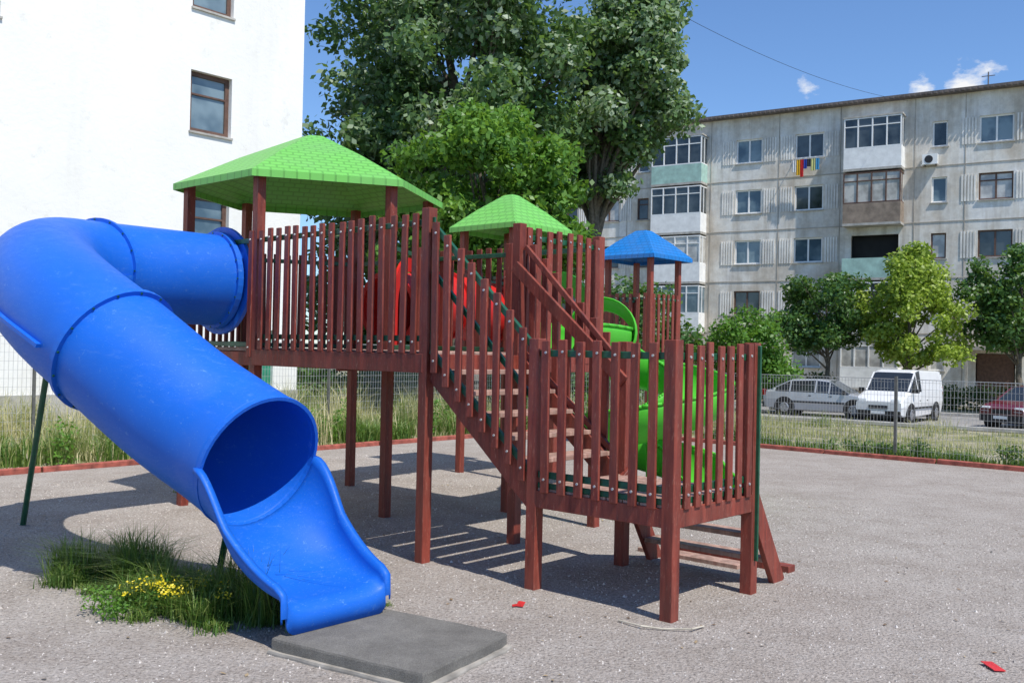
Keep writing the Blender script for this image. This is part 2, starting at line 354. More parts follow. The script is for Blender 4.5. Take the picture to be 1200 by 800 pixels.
def pyramid(name,corners,c,ze,za,mat,top=.08,lip=.07):
    me=bpy.data.meshes.new(name); vs=[];fs=[];uvs=[]
    n=len(corners)
    for i in range(n):
        p=corners[i];q=corners[(i+1)%n]; P=Vector((p.x,p.y,ze));Q=Vector((q.x,q.y,ze))
        tp=Vector((c.x,c.y,za))+(p-c)*top*1.0; tq=Vector((c.x,c.y,za))+(q-c)*top
        tp.z=za;tq.z=za
        mid=(P+Q)/2; sl=((tp+tq)/2-mid).length; L=(Q-P).length; Lt=(tq-tp).length
        f=.5; mp=P.lerp(tp,f)+Vector((0,0,.02)); mq=Q.lerp(tq,f)+Vector((0,0,.02)); Lm=(mq-mp).length
        o=len(vs); vs+=[P,Q,mq,mp,tq,tp,P-Vector((0,0,lip)),Q-Vector((0,0,lip))]
        fs+=[(o,o+1,o+2,o+3),(o+3,o+2,o+4,o+5),(o+6,o+7,o+1,o)]
        uvs+=[(-L/2,0),(L/2,0),(Lm/2,sl/2),(-Lm/2,sl/2),(-Lm/2,sl/2),(Lm/2,sl/2),(Lt/2,sl),(-Lt/2,sl),(-L/2,.02),(L/2,.02),(L/2,.04),(-L/2,.04)]
    o=len(vs)
    for i in range(n):
        t_=Vector((c.x,c.y,za))+(corners[i]-c)*top; t_.z=za; vs.append(t_)
    fs.append(tuple(range(o,o+n))); uvs+=[(.03,.03)]*n
    me.from_pydata([tuple(v) for v in vs],[],fs); uvl=me.uv_layers.new(name='UVMap')
    for i,u in enumerate(uvs): uvl.data[i].uv=u
    me.materials.append(mat); ob=bpy.data.objects.new(name,me); COL.objects.link(ob)
    k=ob.modifiers.new('s','SOLIDIFY');k.thickness=.012;k.offset=-1
    return par(ob,PS)
pyramid('hexagonal_green_roof',[HC+(p-HC)*1.13 for p in hexa],HC,3.56,4.21,M['rgreen'],top=.09)
T2=Vector((-.05,14.0,0)); T3=Vector((2.5,18.4,0))
square_tower(T2,.48,rails=(0,1,3)); square_tower(T3,.48,rails=(0,1,3))
def sq(c,h): return [c-E1*h-E2*h,c+E1*h-E2*h,c+E1*h+E2*h,c-E1*h+E2*h]
pyramid('square_green_roof',sq(T2,.64),T2,3.56,4.06,M['rgreen'],top=.12)
pyramid('square_blue_roof',sq(T3,.68),T3,3.62,4.14,M['rblue'],top=.16)
par(wd_.obj('posts_and_pickets',M['wood'],bevel=.004),PS)
par(gr.obj('green_rails',M['greenrail'],bevel=.004),PS)
par(tr.obj('deck_planks_and_treads',M['tread'],bevel=.003),PS)
par(bo.obj('bolts',M['bolt']),PS)

# ---------------------------------------------------------------- tubes
def catmull(P,sub):
    P=[Vector(p) for p in P]; P=[P[0]*2-P[1]]+P+[P[-1]*2-P[-2]]; out=[]
    for i in range(1,len(P)-2):
        for s in range(sub):
            t=s/sub; p0,p1,p2,p3=P[i-1:i+3]
            out.append(.5*((2*p1)+(p2-p0)*t+(2*p0-5*p1+4*p2-p3)*t*t+(3*p1-p0-3*p2+p3)*t**3))
    out.append(P[-2]); return out
def frames(path):
    fr=[]
    for i,p in enumerate(path):
        a=path[max(0,i-1)];b=path[min(len(path)-1,i+1)]; t_=(b-a).normalized(); s=t_.cross(Vector((0,0,1))).normalized(); fr.append((p,t_,s,s.cross(t_).normalized()))
    return fr
def sweep(mb,path,r,a0=0,a1=360,n=40,closed=True):
    fr=frames(path); o=len(mb.v); m=n if closed else n+1
    for j,(p,t_,s,u) in enumerate(fr):
        for i in range(m):
            a=math.radians(a0+(a1-a0)*i/n); mb.v.append(tuple(p+(s*math.cos(a)+u*math.sin(a))*r))
    for j in range(len(fr)-1):
        for i in range(n):
            i2=(i+1)%m if closed else i+1
            mb.f.append((o+j*m+i,o+j*m+i2,o+(j+1)*m+i2,o+(j+1)*m+i)); mb.m.append(0)
def ring(mb,p,t_,s,u,r0,r1,w,n=44):
    o=len(mb.v)
    for (rr,dz) in((r0,-w),(r1,-w),(r1,w),(r0,w)):
        for i in range(n):
            a=2*math.pi*i/n; mb.v.append(tuple(p+t_*dz+(s*math.cos(a)+u*math.sin(a))*rr))
    for k_ in range(4):
        for i in range(n):
            j=(i+1)%n; mb.f.append((o+k_*n+i,o+((k_+1)%4)*n+i,o+((k_+1)%4)*n+j,o+k_*n+j)); mb.m.append(0)
TS=empty('blue_tube_slide',(-2.9,7.8,0))
R=.47
pts=[(-3.11,10.18,2.47),(-3.55,9.68,2.47),(-3.93,9.15,2.46),(-4.08,8.55,2.42),(-3.88,7.93,2.27),(-3.45,7.42,2.03),(-2.93,7.07,1.73),(-2.38,6.84,1.36),(-1.98,6.70,1.13),(-1.70,6.50,1.0)]
path=catmull(pts,8); mb=MB(); sweep(mb,path,R,n=56); par(mb.obj('tube_shell',M['blue'],smooth=True,solid=.014),TS)
fr=frames(path); mb=MB(); bl=MB()
for ii,w in((1,.03),(17,.018),(48,.022)):
    p,t_,s,u=fr[ii]; ring(mb,p,t_,s,u,R-.005,R+.042,w)
    for i in range(16):
        a=2*math.pi*i/16; c=p+(s*math.cos(a)+u*math.sin(a))*(R+.026); bl.cyl(c-t_*(w+.008),c+t_*(w+.008),.009,.009,6)
p,t_,s,u=fr[72]; ring(mb,p,t_,s,u,R-.008,R+.016,.018)
for sg in(1,-1):
    for j in range(18,46):
        p,t_,s,u=fr[j];q,t2,s2,u2=fr[j+1]
        mb.beam(p+s*sg*(R+.015)-u*.06,q+s2*sg*(R+.015)-u2*.06,.05,.03)
par(mb.obj('flanges',M['blue']),TS); par(bl.obj('flange_bolts',M['greenrail']),TS)
# chute grown from the lower half of the tube mouth
mb=MB(); ns=18; nc=28; base=fr[-1][0]; rows=[]; p0_,t0_,s0_,u0_=fr[-1]
chL=.86
for j in range(ns+1):
    s=j/ns; c=Vector((base.x,base.y,0))+E1*(chL*s); hw=R+.012-(.10)*s**.8
    zb=.245+.30*(1-s)**2.3-(.03 if s>.95 else 0)
    hd=max(.13,.46*(1-s)**1.15+.12*s)
    e=2+2.0*s
    wgt=max(0,1-s*2.6)**1.3
    row=[]
    for i in range(nc+1):
        a=math.pi+math.pi*i/nc; ca,sa=math.cos(a),math.sin(a)
        x=hw*(abs(ca)**(2/e))*(1 if ca>=0 else -1); z=hd*(1-abs(sa)**(2/e))
        fl=c+E2*x+Vector((0,0,zb+z))
        b_=-math.pi*i/nc; rg=p0_+(s0_*math.cos(b_)+u0_*math.sin(b_))*(R+.004)+E1*(chL*s)-t0_*.01
        row.append(fl.lerp(rg,wgt))
    rim=.035
    row=[row[0]+(-E2)*rim+Vector((0,0,-.03)),row[0]-E2*rim]+row+[row[-1]+E2*rim,row[-1]+E2*rim+Vector((0,0,-.03))]
    rows.append(row)
c=rows[-1]; rows.append([p+E1*.02+Vector((0,0,-.02)) for p in c]); 
rows.append([Vector((p.x,p.y,max(.09,p.z-.15)))+E1*.025 for p in c])
m=len(rows[0])
for r_ in rows: mb.v+=[tuple(p) for p in r_]
for j in range(len(rows)-1):
    for i in range(m-1): mb.f.append((j*m+i,j*m+i+1,(j+1)*m+i+1,(j+1)*m+i)); mb.m.append(0)
par(mb.obj('exit_chute',M['blue'],smooth=True,solid=.014),TS)
mb=MB()
mb.cyl((-4.75,9.35,-.1),(-4.12,8.62,2.02),.028); mb.cyl((-2.25,7.4,-.1),(-1.98,6.85,.62),.026)
e=Vector((base.x,base.y,0))+E1*.72
mb.cyl(e-E2*.25+Vector((0,0,-.1)),e-E2*.25+Vector((0,0,.24)),.018); mb.cyl(e+E2*.25+Vector((0,0,-.1)),e+E2*.25+Vector((0,0,.24)),.018)
par(mb.obj('support_poles',M['greenrail']),TS)
mb=MB(); p,t_,s,u=fr[0]; ring(mb,p,t_,s,u,R-.01,R+.10,.02); par(mb.obj('entry_collar',M['blue']),TS)

CT=empty('red_crawl_tube',(-.9,12.9,0)); mid=(H+I)/2; endp=T2-E2*.48
pth=catmull([mid+Vector((0,0,2.28)),mid.lerp(endp,.35)+Vector((0,0,2.36)),mid.lerp(endp,.7)+Vector((0,0,2.36)),endp+Vector((0,0,2.28))],8)
mb=MB(); sweep(mb,pth,.42,n=36); par(mb.obj('tube_shell',M['red'],smooth=True,solid=.012),CT)
mb=MB()
for p,t_,s,u in (frames(pth)[0],frames(pth)[12],frames(pth)[-1]): ring(mb,p,t_,s,u,.41,.47,.02)
par(mb.obj('flanges',M['red']),CT)
def arch(p0,p1,z0,zc,r,th_=.17):
    RP=MB(); pm=(p0+p1)/2; u_=(p1-p0).normalized(); n_=20
    outer=[];inner=[]
    for i in range(n_+1):
        a=math.pi*i/n_; outer.append(pm+u_*r*math.cos(a)+Vector((0,0,zc+r*.95*math.sin(a)))); inner.append(pm+u_*(r-th_)*math.cos(a)+Vector((0,0,zc+(r-th_)*.95*math.sin(a))))
    outer=[Vector((outer[0].x,outer[0].y,z0))]+outer+[Vector((outer[-1].x,outer[-1].y,z0))]; inner=[Vector((inner[0].x,inner[0].y,z0))]+inner+[Vector((inner[-1].x,inner[-1].y,z0))]
    k=len(outer); RP.add(outer+inner,[(i,i+1,k+i+1,k+i) for i in range(k-1)]); return RP
par(arch(G,H,DZ,2.25,.60).obj('arched_red_panel',M['red'],solid=.03),PS)

GS=empty('green_spiral_slide',(1.7,11.8,0))
hp=[Vector((.42,10.27,2.02)),Vector((.76,10.70,2.02)),Vector((1.05,11.25,2.0))]
cx,cy,rr=1.74,11.85,.64
for i in range(0,28):
    if 190-20*i<-345: break
    a=math.radians(190-20*i); f=i/27; hp.append(Vector((cx+rr*math.cos(a),cy+rr*math.sin(a),1.97-1.58*f)))
last=hp[-1]; hp+= [last+Vector((.05,-.28,-.12)),last+Vector((.10,-.62,-.2)),last+Vector((.14,-.95,-.22))]
pg=catmull(hp,3); mb=MB(); sweep(mb,pg,.35,180-12,372,n=20,closed=False); par(mb.obj('chute',M['green'],smooth=True,solid=.014),GS)
mb=MB(); frg=frames(pg)
for sg in(0,1):
    for j in range(len(pg)-1):
        a=math.radians(168 if sg else 12); 
        p=frg[j];q=frg[j+1]; P=p[0]+(p[2]*math.cos(a)+p[3]*math.sin(a))*.36; Q=q[0]+(q[2]*math.cos(a)+q[3]*math.sin(a))*.36
        mb.cyl(P,Q,.02,.02,6)
par(mb.obj('chute_rims',M['green'],smooth=True),GS)
par(arch(W(-.10,2.46),W(-1.10,2.46),DZ,2.18,.5).obj('entry_arch',M['green'],solid=.03),GS)
mb=MB(); sweep(mb,[f[0]+Vector((0,0,.04)) for f in frg[6:14]],.40,n=30); par(mb.obj('entry_hood',M['green'],smooth=True,solid=.014),GS)
mb=MB(); mb.cyl((cx,cy,-.1),(cx,cy,1.75),.05); mb.cyl((last.x+.1,last.y-.7,-.1),(last.x+.1,last.y-.7,.1),.03); par(mb.obj('centre_pole',M['green']),GS)

# ---------------------------------------------------------------- rubber pad
pc=Vector((-.68,5.70,0)); a=math.radians(-31); px=Vector((math.cos(a),math.sin(a),0)); py=Vector((-px.y,px.x,0))
def slab(mb,hx,hy,z0,z1,jit,mi,off=(0,0)):
    ring_=[]
    n=10
    for (sx,sy,ex,ey) in((-1,-1,1,-1),(1,-1,1,1),(1,1,-1,1),(-1,1,-1,-1)):
        for i in range(n):
            f=i/n; x=(sx+(ex-sx)*f)*hx; y=(sy+(ey-sy)*f)*hy
            j=0 if i else .02
            ring_.append(pc+px*(x*(1-j)+random.uniform(-jit,jit)+off[0])+py*(y*(1-j)+random.uniform(-jit,jit)+off[1]))
    k=len(ring_); T=[p*1+Vector((0,0,z1)) for p in ring_]; T2_=[pc+(p-pc)*1.008+Vector((0,0,z1-.012)) for p in ring_]; Bm=[pc+(p-pc)*1.008+Vector((0,0,z0)) for p in ring_]
    mb.add(T+T2_+Bm,[tuple(range(k))]+[(i,k+i,k+(i+1)%k,(i+1)%k) for i in range(k)]+[(k+i,2*k+i,2*k+(i+1)%k,k+(i+1)%k) for i in range(k)],mi)
mb=MB(); slab(mb,.55,.44,.02,.088,.004,0); slab(mb,.57,.455,-.01,.022,.007,1,(.01,-.01))
mb.obj('rubber_landing_mat',[M['pad'],M['padbase']])
lit=MB()
for (x,y,s,mi) in((.10,6.75,.05,0),(2.85,5.6,.07,0),(.07,6.72,.03,0)):
    a=random.uniform(0,3); lit.box((x,y,.014),(s*math.cos(a),s*math.sin(a),.004),(-s*.5*math.sin(a),s*.5*math.cos(a),.002),(0,0,.002),mi)
lit.obj('litter_scrap',[simple('red_scrap',(.55,.03,.03),.5)])
tw=MB()
P=[Vector((.75,6.4,.012)),Vector((.88,6.25,.02)),Vector((1.02,6.22,.012)),Vector((1.2,6.2,.02)),Vector((1.3,6.3,.012))]
for i in range(4): tw.cyl(P[i],P[i+1],.007,.006,6)
tw.obj('dry_twig',simple('pale_twig',(.5,.45,.36),.9))

# ---------------------------------------------------------------- vegetation
def leaves(name,clumps,n,size,mat,parent=None,flat=.75):
    Cn=np.array([c[:3] for c in clumps]); Rr=np.array([c[3] for c in clumps]); m=len(clumps)
    pw=Rr**1.7; idx=rng.choice(m,n,p=pw/pw.sum()); w=Rr[idx]
    d=rng.normal(size=(n,3)); d/=np.linalg.norm(d,axis=1)[:,None]
    rad=w*(.15+1.05*rng.random(n)**.6+.25*rng.random(n)**4)
    P=Cn[idx]+d*rad[:,None]*np.array([1,1,flat])
    nrm=d*.6+rng.normal(size=(n,3))*.7+np.array([0,0,.4]); nrm/=np.linalg.norm(nrm,axis=1)[:,None]
    a=np.cross(nrm,rng.normal(size=(n,3))); a/=np.linalg.norm(a,axis=1)[:,None]; b=np.cross(nrm,a)
    s=size*rng.uniform(.55,1.25,n)[:,None]
    V=np.stack([P-a*s,P+b*s*.62-a*s*.1,P+a*s,P-b*s*.62-a*s*.1],1).reshape(-1,3)
    cr=rng.random(m)[idx]
    return fastmesh(name,V,4,mat,np.clip(.4*cr+.6*rng.random(n),0,1),parent)
def tree(name,base,trunk_r,crowns,nleaf,size,mat,clump=(.6,1.1),trunk_top=None,limbs=26):
    base=Vector(base); e=empty(name,base)
    cl=[]
    for (x,y,z,rx,ry,rz,nc) in crowns:
        for i in range(nc):
            d=rng.normal(size=3); d/=np.linalg.norm(d); r=rng.uniform(.3,1.08)**.6
            cl.append((base.x+x+d[0]*rx*r,base.y+y+d[1]*ry*r,base.z+z+d[2]*rz*r,rng.uniform(*clump)))
    ob=leaves('foliage',cl,nleaf,size,mat); par(ob,e)
    mb=MB(); zt=trunk_top or max(c[2] for c in crowns); 
    n=7; prev=base-Vector((0,0,.2)); pts=[prev]
    for i in range(1,n+1):
        f=i/n; p=base+Vector((random.uniform(-1,1)*trunk_r*.9,random.uniform(-1,1)*trunk_r*.9,zt*f)); pts.append(p)
    for i in range(n): mb.cyl(pts[i],pts[i+1],trunk_r*(1-.8*i/n),trunk_r*(1-.8*(i+1)/n),10,cap=False)
    sel=random.sample(cl,min(limbs,len(cl)))
    for c in sel:
        c_=Vector(c[:3]); zz=max(.25*zt,min(zt*.95,(c_.z-base.z)*.62)); k=min(n-1,int(zz/zt*n)); s0=pts[k].lerp(pts[k+1],zz/zt*n-k)
        r=trunk_r*(1-.8*zz/zt)*.5; m_=s0.lerp(c_,.5)+Vector((0,0,.1)); mb.cyl(s0,m_,r,r*.6,7,cap=False); mb.cyl(m_,c_,r*.6,r*.15,6,cap=False)
        for _ in range(2):
            q=c_+Vector((random.uniform(-1,1),random.uniform(-1,1),random.uniform(-.3,1)))*c[3]*.8; mb.cyl(m_.lerp(c_,.5),q,r*.35,.01,5,cap=False)
    par(mb.obj('trunk_and_limbs',M['bark'],smooth=True),e)
    return e
tree('poplar_tree',(-1.9,30,gz(-1.9,30)),.38,[(0,0,9.5,3.5,3.2,5.2,100),(-2.1,.5,11.8,2.2,2.4,4.2,44),(1.6,-.4,12.5,2.3,2.4,4,40),(-2.9,0,7.2,1.8,2,2.8,26)],54000,.120,M['poplar'],(.35,.95),13,40)
tree('poplar_tree',(2.6,32,gz(3,32)),.34,[(0,0,10.6,1.9,2.2,3.2,52),(.9,0,12.3,1.9,2.1,2.4,36),(1.2,0,10.4,1.8,1.6,1.6,28)],38000,.120,M['poplar'],(.35,.85),13,34)
tree('maple_tree',(-.8,25,gz(-.6,25)),.22,[(0,0,6.0,2.3,2.2,2.1,66),(1.3,.2,4.7,1.6,1.5,1.6,30),(-1.2,0,4.4,1.6,1.5,1.6,22)],34000,.10,M['maple'],(.3,.7),6.5,26)
tree('plum_tree',(13.9,42,-.47),.14,[(0,0,4.3,2.2,2.0,1.5,50),(-.8,0,3.4,1.7,1.4,1.0,18)],14000,.10,M['darkleaf'],(.3,.65),4.6,18)
tree('linden_tree',(16.7,40,-.47),.13,[(0,0,4.4,1.9,1.8,2.1,56),(.2,0,6.0,1.1,1.1,.9,16),(0,0,2.9,2.3,1.6,.9,20)],16000,.10,M['lightleaf'],(.3,.6),6.2,22)
tree('plum_tree',(21.3,40,-.47),.16,[(0,0,4.8,2.4,2.0,2.2,60),(.6,0,3.4,2.3,1.6,1.0,20)],16000,.11,M['darkleaf'],(.35,.7),5.5,20)
tree('elder_bush',(9.2,38,-.47),.08,[(0,0,2.7,1.5,1.4,1.3,30),(-.9,0,1.6,1.4,1.2,1.1,14),(.8,0,1.4,1.3,1.2,1.1,14)],13000,.09,M['maple'],(.35,.65),2.6,10)
tree('plum_tree',(-3.6,34,gz(-3.6,34)),.2,[(0,0,3.6,3.6,2.2,3.2,60)],13000,.14,M['darkleaf'],(.5,.9),4.5,16)
tree('plum_tree',(5.0,40,-.47),.2,[(0,0,2.6,2.6,2.0,2.2,44)],9000,.13,M['darkleaf'],(.5,.9),3.6,16)
cl=[]
for i in range(150):
    p=BW(rng.uniform(-12,6.2),rng.uniform(7.6,8.7),0); cl.append((p.x,p.y,-.47+rng.uniform(.2,1.35),rng.uniform(.35,.5)))
leaves('hedge',cl,24000,.07,M['hedge'])
cl=[]
for i in range(110):
    p=BW(rng.uniform(7,24),rng.uniform(2.8,4.2),0); cl.append((p.x,p.y,-.47+rng.uniform(.1,.9),rng.uniform(.3,.45)))
leaves('hedge',cl,12000,.07,M['hedge'])
cl=[]
for i in range(110):
    f=rng.random(); x=-6.2+11*f; y=27+2.5*f+rng.normal()*.8; cl.append((x,y,gz(x,y)+rng.uniform(.1,1.1),rng.uniform(.3,.6)))
leaves('shrub_mass',cl,20000,.08,M['darkleaf'])
def blades(P,h,w,lean=.35):
    n=len(P); a=rng.uniform(0,6.28,n); d=np.stack([np.cos(a),np.sin(a),np.zeros(n)],1); s=np.stack([-np.sin(a),np.cos(a),np.zeros(n)],1)
    le=(rng.random(n)*lean)[:,None]*h[:,None]; up=np.array([0,0,1.0])
    w=np.asarray(w)*np.ones(n); w=w[:,None]
    b0=P-s*w;b1=P+s*w; m=P+d*le*.35+up*h[:,None]*.6; m0=m-s*w*.7;m1=m+s*w*.7; tp=P+d*le*1.3+up*(h[:,None]*(1-.25*(le/h[:,None])))
    return np.stack([b0,b1,m1, b0,m1,m0, m0,m1,tp],1).reshape(-1,3), n
def pos_play(a,b):
    x=B0.x+E1.x*a+E2.x*b; y=B0.y+E1.y*a+E2.y*b
    bb=np.clip((b-12.8)/9,0,1); z=-.47*bb*bb*(3-2*bb)-.02; return np.stack([x,y,z],1)
def clumpy(n,a0,a1,b0,b1,nc,sp):
    ca=rng.uniform(a0,a1,nc);cb=rng.uniform(b0,b1,nc); i=rng.integers(0,nc,n); return ca[i]+rng.normal(0,sp,n),cb[i]+rng.normal(0,sp,n),i
a_,b_,i_=clumpy(60000,-15,-7.9,-3,22,520,.22); keep=a_<-7.68; P=pos_play(a_[keep],b_[keep]); n=len(P)
hs=(np.random.default_rng(3).random(520)**1.8*.95+.10)[i_[keep]]*rng.uniform(.4,1.2,n); V,n=blades(P,hs,.007,.7); fastmesh('meadow_grass',V,3,M['dry'],np.repeat(np.clip(rng.random(520)[i_[keep]]*.8+rng.random(n)*.3,0,1),3))
cl=[]
for i in range(46):
    p=W(-7.95-abs(rng.normal())*1.5,rng.uniform(-1,13)); hh=rng.uniform(.15,.85)
    for k_ in range(3): cl.append((p.x+rng.normal()*.06,p.y+rng.normal()*.06,hh*(k_+.6)/3,rng.uniform(.08,.2)))
leaves('tall_weeds',cl,12000,.032,M['maple'],flat=1.1)
a_,b_,i_=clumpy(26000,-12,14,11.9,26,700,.24); keep=b_>11.75; P=pos_play(a_[keep],b_[keep]); n=len(P)
hh_=(rng.random(700)**2.6*.24+.03)[i_[keep]]*np.where(a_[keep]<-3,2.6,1.0); hs=hh_*rng.uniform(.5,1.2,n); V,n=blades(P,hs,.009,.9); fastmesh('lawn_grass',V,3,M['dry'],np.repeat(np.clip(rng.random(700)[i_[keep]]*.65+rng.random(n)*.4,0,1),3))
a_,b_,i_=clumpy(7000,-5,12,11.8,12.6,46,.12); P=pos_play(a_,np.maximum(b_,11.72)); V,n=blades(P,rng.uniform(.05,.26,len(P)),.010,.9); fastmesh('kerb_weeds',V,3,M['grass'],np.repeat(rng.random(n),3))
cl=[]
for i in range(46):
    p=W(rng.choice([-6.5,-4,-.9,-.3,1.5,3,5])+rng.normal()*.4,11.95+abs(rng.normal())*.25); cl.append((p.x,p.y,rng.uniform(.0,.25),rng.uniform(.08,.2)))
leaves('fence_line_weeds',cl,7000,.03,M['grass'])
a_,b_,i_=clumpy(11000,-9.5,-7.8,-3,11,60,.16); P=pos_play(np.minimum(a_,-7.66),b_); V,n=blades(P,rng.uniform(.1,.55,len(P)),.010,.8); fastmesh('kerb_weeds',V,3,M['grass'],np.repeat(rng.random(n),3))
cs=[];hts=[]
for i in range(90):
    f=rng.random(); c=np.array([-3.2,7.4])*(1-f)+np.array([-1.6,6.2])*f; sp=rng.normal(0,1,2)*np.array([.17,.18]); cs.append(c+sp); hts.append(rng.uniform(.12,.48)*math.exp(-(sp**2).sum()*6))
cs=np.array(cs); hts=np.array(hts); i=rng.integers(0,90,12000); P2=cs[i]+rng.normal(0,.05,(12000,2)); P=np.concatenate([P2,np.zeros((12000,1))],1)
V,n=blades(P,hts[i]*rng.uniform(.4,1.25,12000),.0042,1.2); fastmesh('grass_tuft',V,3,M['grass'],np.repeat(np.clip(rng.random(n),0,1),3))
cl=[(c[0],c[1],rng.uniform(.03,.14),rng.uniform(.05,.12)) for c in (np.array([-2.2,6.5])+rng.normal(0,1,(40,2))*np.array([.22,.13]))]
leaves('weed_plant',cl,9000,.014,M['maple'])
cl=[(c[0],c[1],.19,.06) for c in (np.array([-2.2,6.38])+rng.normal(0,1,(26,2))*np.array([.18,.10]))]
leaves('yellow_wildflowers',cl,560,.011,M['flower'])
cs=np.stack([rng.uniform(-4.5,5,12),rng.uniform(5.6,13,12)],1); i=rng.integers(0,12,360); P=np.concatenate([cs[i]+rng.normal(0,.02,(360,2)),np.zeros((360,1))],1)
V,n=blades(P,rng.uniform(.02,.05,360),.003,1.0); fastmesh('grass_sprigs',V,3,M['grass'],np.repeat(rng.random(n),3))
# scattered dry leaves on the gravel
n=420; x=rng.uniform(-5,6.5,n); y=rng.uniform(4.6,14,n); a=rng.uniform(0,6.28,n); s=rng.uniform(.008,.024,n); P=np.stack([x,y,np.full(n,.008)],1)
u=np.stack([np.cos(a),np.sin(a),rng.uniform(-.2,.2,n)],1)*s[:,None]; v=np.stack([-np.sin(a),np.cos(a),rng.uniform(-.3,.3,n)],1)*s[:,None]*.5
M['litter']=leaf('dry_leaf_litter',(.10,.06,.035),(.26,.17,.09),(.42,.33,.20),0)
fastmesh('leaf_litter',np.stack([P-u,P+v,P+u,P-v],1).reshape(-1,3),4,M['litter'],rng.random(n))

# ---------------------------------------------------------------- fences
def fence(name,p,q,h,post_sp=2.5,dv=.06,dh=.12,th_=.0045):
    mb=MB(); d=(q-p); L=d.length; u=d/L; n=int(L/dv)
    zf=lambda P:gz(P.x,P.y)
    for i in range(n):
        c=p+u*(i*dv); z=zf(c); mb.beam((c.x,c.y,z+.03),(c.x,c.y,z+h),th_,th_,side=u)
    k_=int(h/dh)+1; seg=int(L/2.5)+1
    for j in range(k_+1):
        for s in range(seg):
            a=p+d*(s/seg);b=p+d*((s+1)/seg); zz=min(h,.05+j*dh); t2=.012 if j>=k_ else th_
            mb.beam((a.x,a.y,zf(a)+zz),(b.x,b.y,zf(b)+zz),t2,t2)
    ps=MB()
    for i in range(int(L/post_sp)+1):
        c=p+u*(i*post_sp)-Vector((u.y,-u.x,0))*(-.03); ps.box((c.x,c.y,zf(c)+h/2-.05),u*.022,Vector((u.y,-u.x,0))*.022,(0,0,h/2+.1))
    e=empty(name,p); par(mb.obj('wire_mesh',M['metal']),e); par(ps.obj('fence_posts',M['darkmetal']),e)
fence('wire_mesh_fence',W(-.30-4*7,11.85),W(17,11.85),1.42,4.0)
fence('wire_mesh_fence',W(-10.4,-8),W(-10.4,11.8),1.85,3.0,.07,.14)

# ---------------------------------------------------------------- buildings
def facade(mb,fn,t0,t1,z0,z1,ops,depth,mi=0,mr=0):
    ts=sorted(set([t0,t1]+[o[0] for o in ops]+[o[1] for o in ops])); zs=sorted(set([z0,z1]+[o[2] for o in ops]+[o[3] for o in ops]))
    for i in range(len(ts)-1):
        for j in range(len(zs)-1):
            tm=(ts[i]+ts[i+1])/2; zm=(zs[j]+zs[j+1])/2
            if any(o[0]<tm<o[1] and o[2]<zm<o[3] for o in ops): continue
            mb.add([fn(ts[i],0,zs[j]),fn(ts[i+1],0,zs[j]),fn(ts[i+1],0,zs[j+1]),fn(ts[i],0,zs[j+1])],[(0,1,2,3)],mi)
    for o in ops:
        a,b,c,d=o[:4]
        for (p,q) in (((a,c),(b,c)),((b,c),(b,d)),((b,d),(a,d)),((a,d),(a,c))):
            mb.add([fn(p[0],0,p[1]),fn(q[0],0,q[1]),fn(q[0],-depth,q[1]),fn(p[0],-depth,p[1])],[(0,1,2,3)],mr)
def bxf(mb,fn,t0,t1,n0,n1,z0,z1,mi=0):
    vs=[fn(t0,n0,z0),fn(t1,n0,z0),fn(t1,n1,z0),fn(t0,n1,z0),fn(t0,n0,z1),fn(t1,n0,z1),fn(t1,n1,z1),fn(t0,n1,z1)]
    mb.add(vs,[(0,3,2,1),(4,5,6,7),(0,1,5,4),(1,2,6,5),(2,3,7,6),(3,0,4,7)],mi)
def window(fr_,gl,fn,a,b,c,d,depth,nm=2,fw=.06,transom=False):
    n0,n1=-depth+.01,-depth+.07
    bx=lambda t0,t1,z0,z1,m0,m1: bxf(fr_,fn,t0,t1,m0,m1,z0,z1)
    bx(a,a+fw,c,d,n0,n1);bx(b-fw,b,c,d,n0,n1);bx(a+fw,b-fw,c,c+fw,n0,n1);bx(a+fw,b-fw,d-fw,d,n0,n1)
    for k_ in range(1,nm):
        x=a+(b-a)*k_/nm; bx(x-fw*.55,x+fw*.55,c+fw,d-fw,n0,n1+.004)
    if transom: z=d-(d-c)*.28; bx(a+fw,b-fw,z-fw*.4,z+fw*.4,n0,n1-.004)
    gl.add([fn(a,-depth+.03,c),fn(b,-depth+.03,c),fn(b,-depth+.03,d),fn(a,-depth+.03,d)],[(0,1,2,3)])
AB=empty('apartment_block',BW(0,0,-.47))
ST=2.76; sills=[12.25-ST*i for i in range(5)]
top=14.75
cols=[(-8.6,1.4),(-6.4,.7),(-.15,1.45),(3.1,1.5),(9.45,.7),(11.95,1.5),(15.6,1.5),(24.2,1.5)]
balc=[(-5.5,-2.5),(5.05,7.85),(18.2,21.2)]
cols+=[(-11.4,1.4)]
TL=-12.6
ops=[]; W_=MB(); frB=MB(); frW=MB(); gD=MB(); gB=MB(); gC=MB(); sil=MB()
for ci,(t_,w) in enumerate(cols):
    for r_,z in enumerate(sills):
        if t_==11.95 and r_==4: ops.append((11.2,12.9,-.3,2.1)); continue
        hh=1.3 if w>1 else 1.25
        o=(t_-w/2,t_+w/2,z,z+hh); ops.append(o)
        brown=random.random()<.45; g_=random.choice([gD,gB,gB,gC]) if not brown else random.choice([gD,gD,gC])
        window(frB if brown else frW,g_,BW,*o,.16,nm=2 if w>1 else 1,fw=.075,transom=brown and random.random()<.5)
        bxf(sil,BW,o[0]-.06,o[1]+.06,-.01,.07,z-.06,z-.003)
for (a,b) in balc:
    for z in sills[:]: ops.append((a+.25,b-.25,z-.75,z+1.3))
facade(W_,BW,TL,30,-.6,top,ops,.18)
def q4(mb,pts,mi=0): mb.add(pts,[(0,1,2,3)],mi)
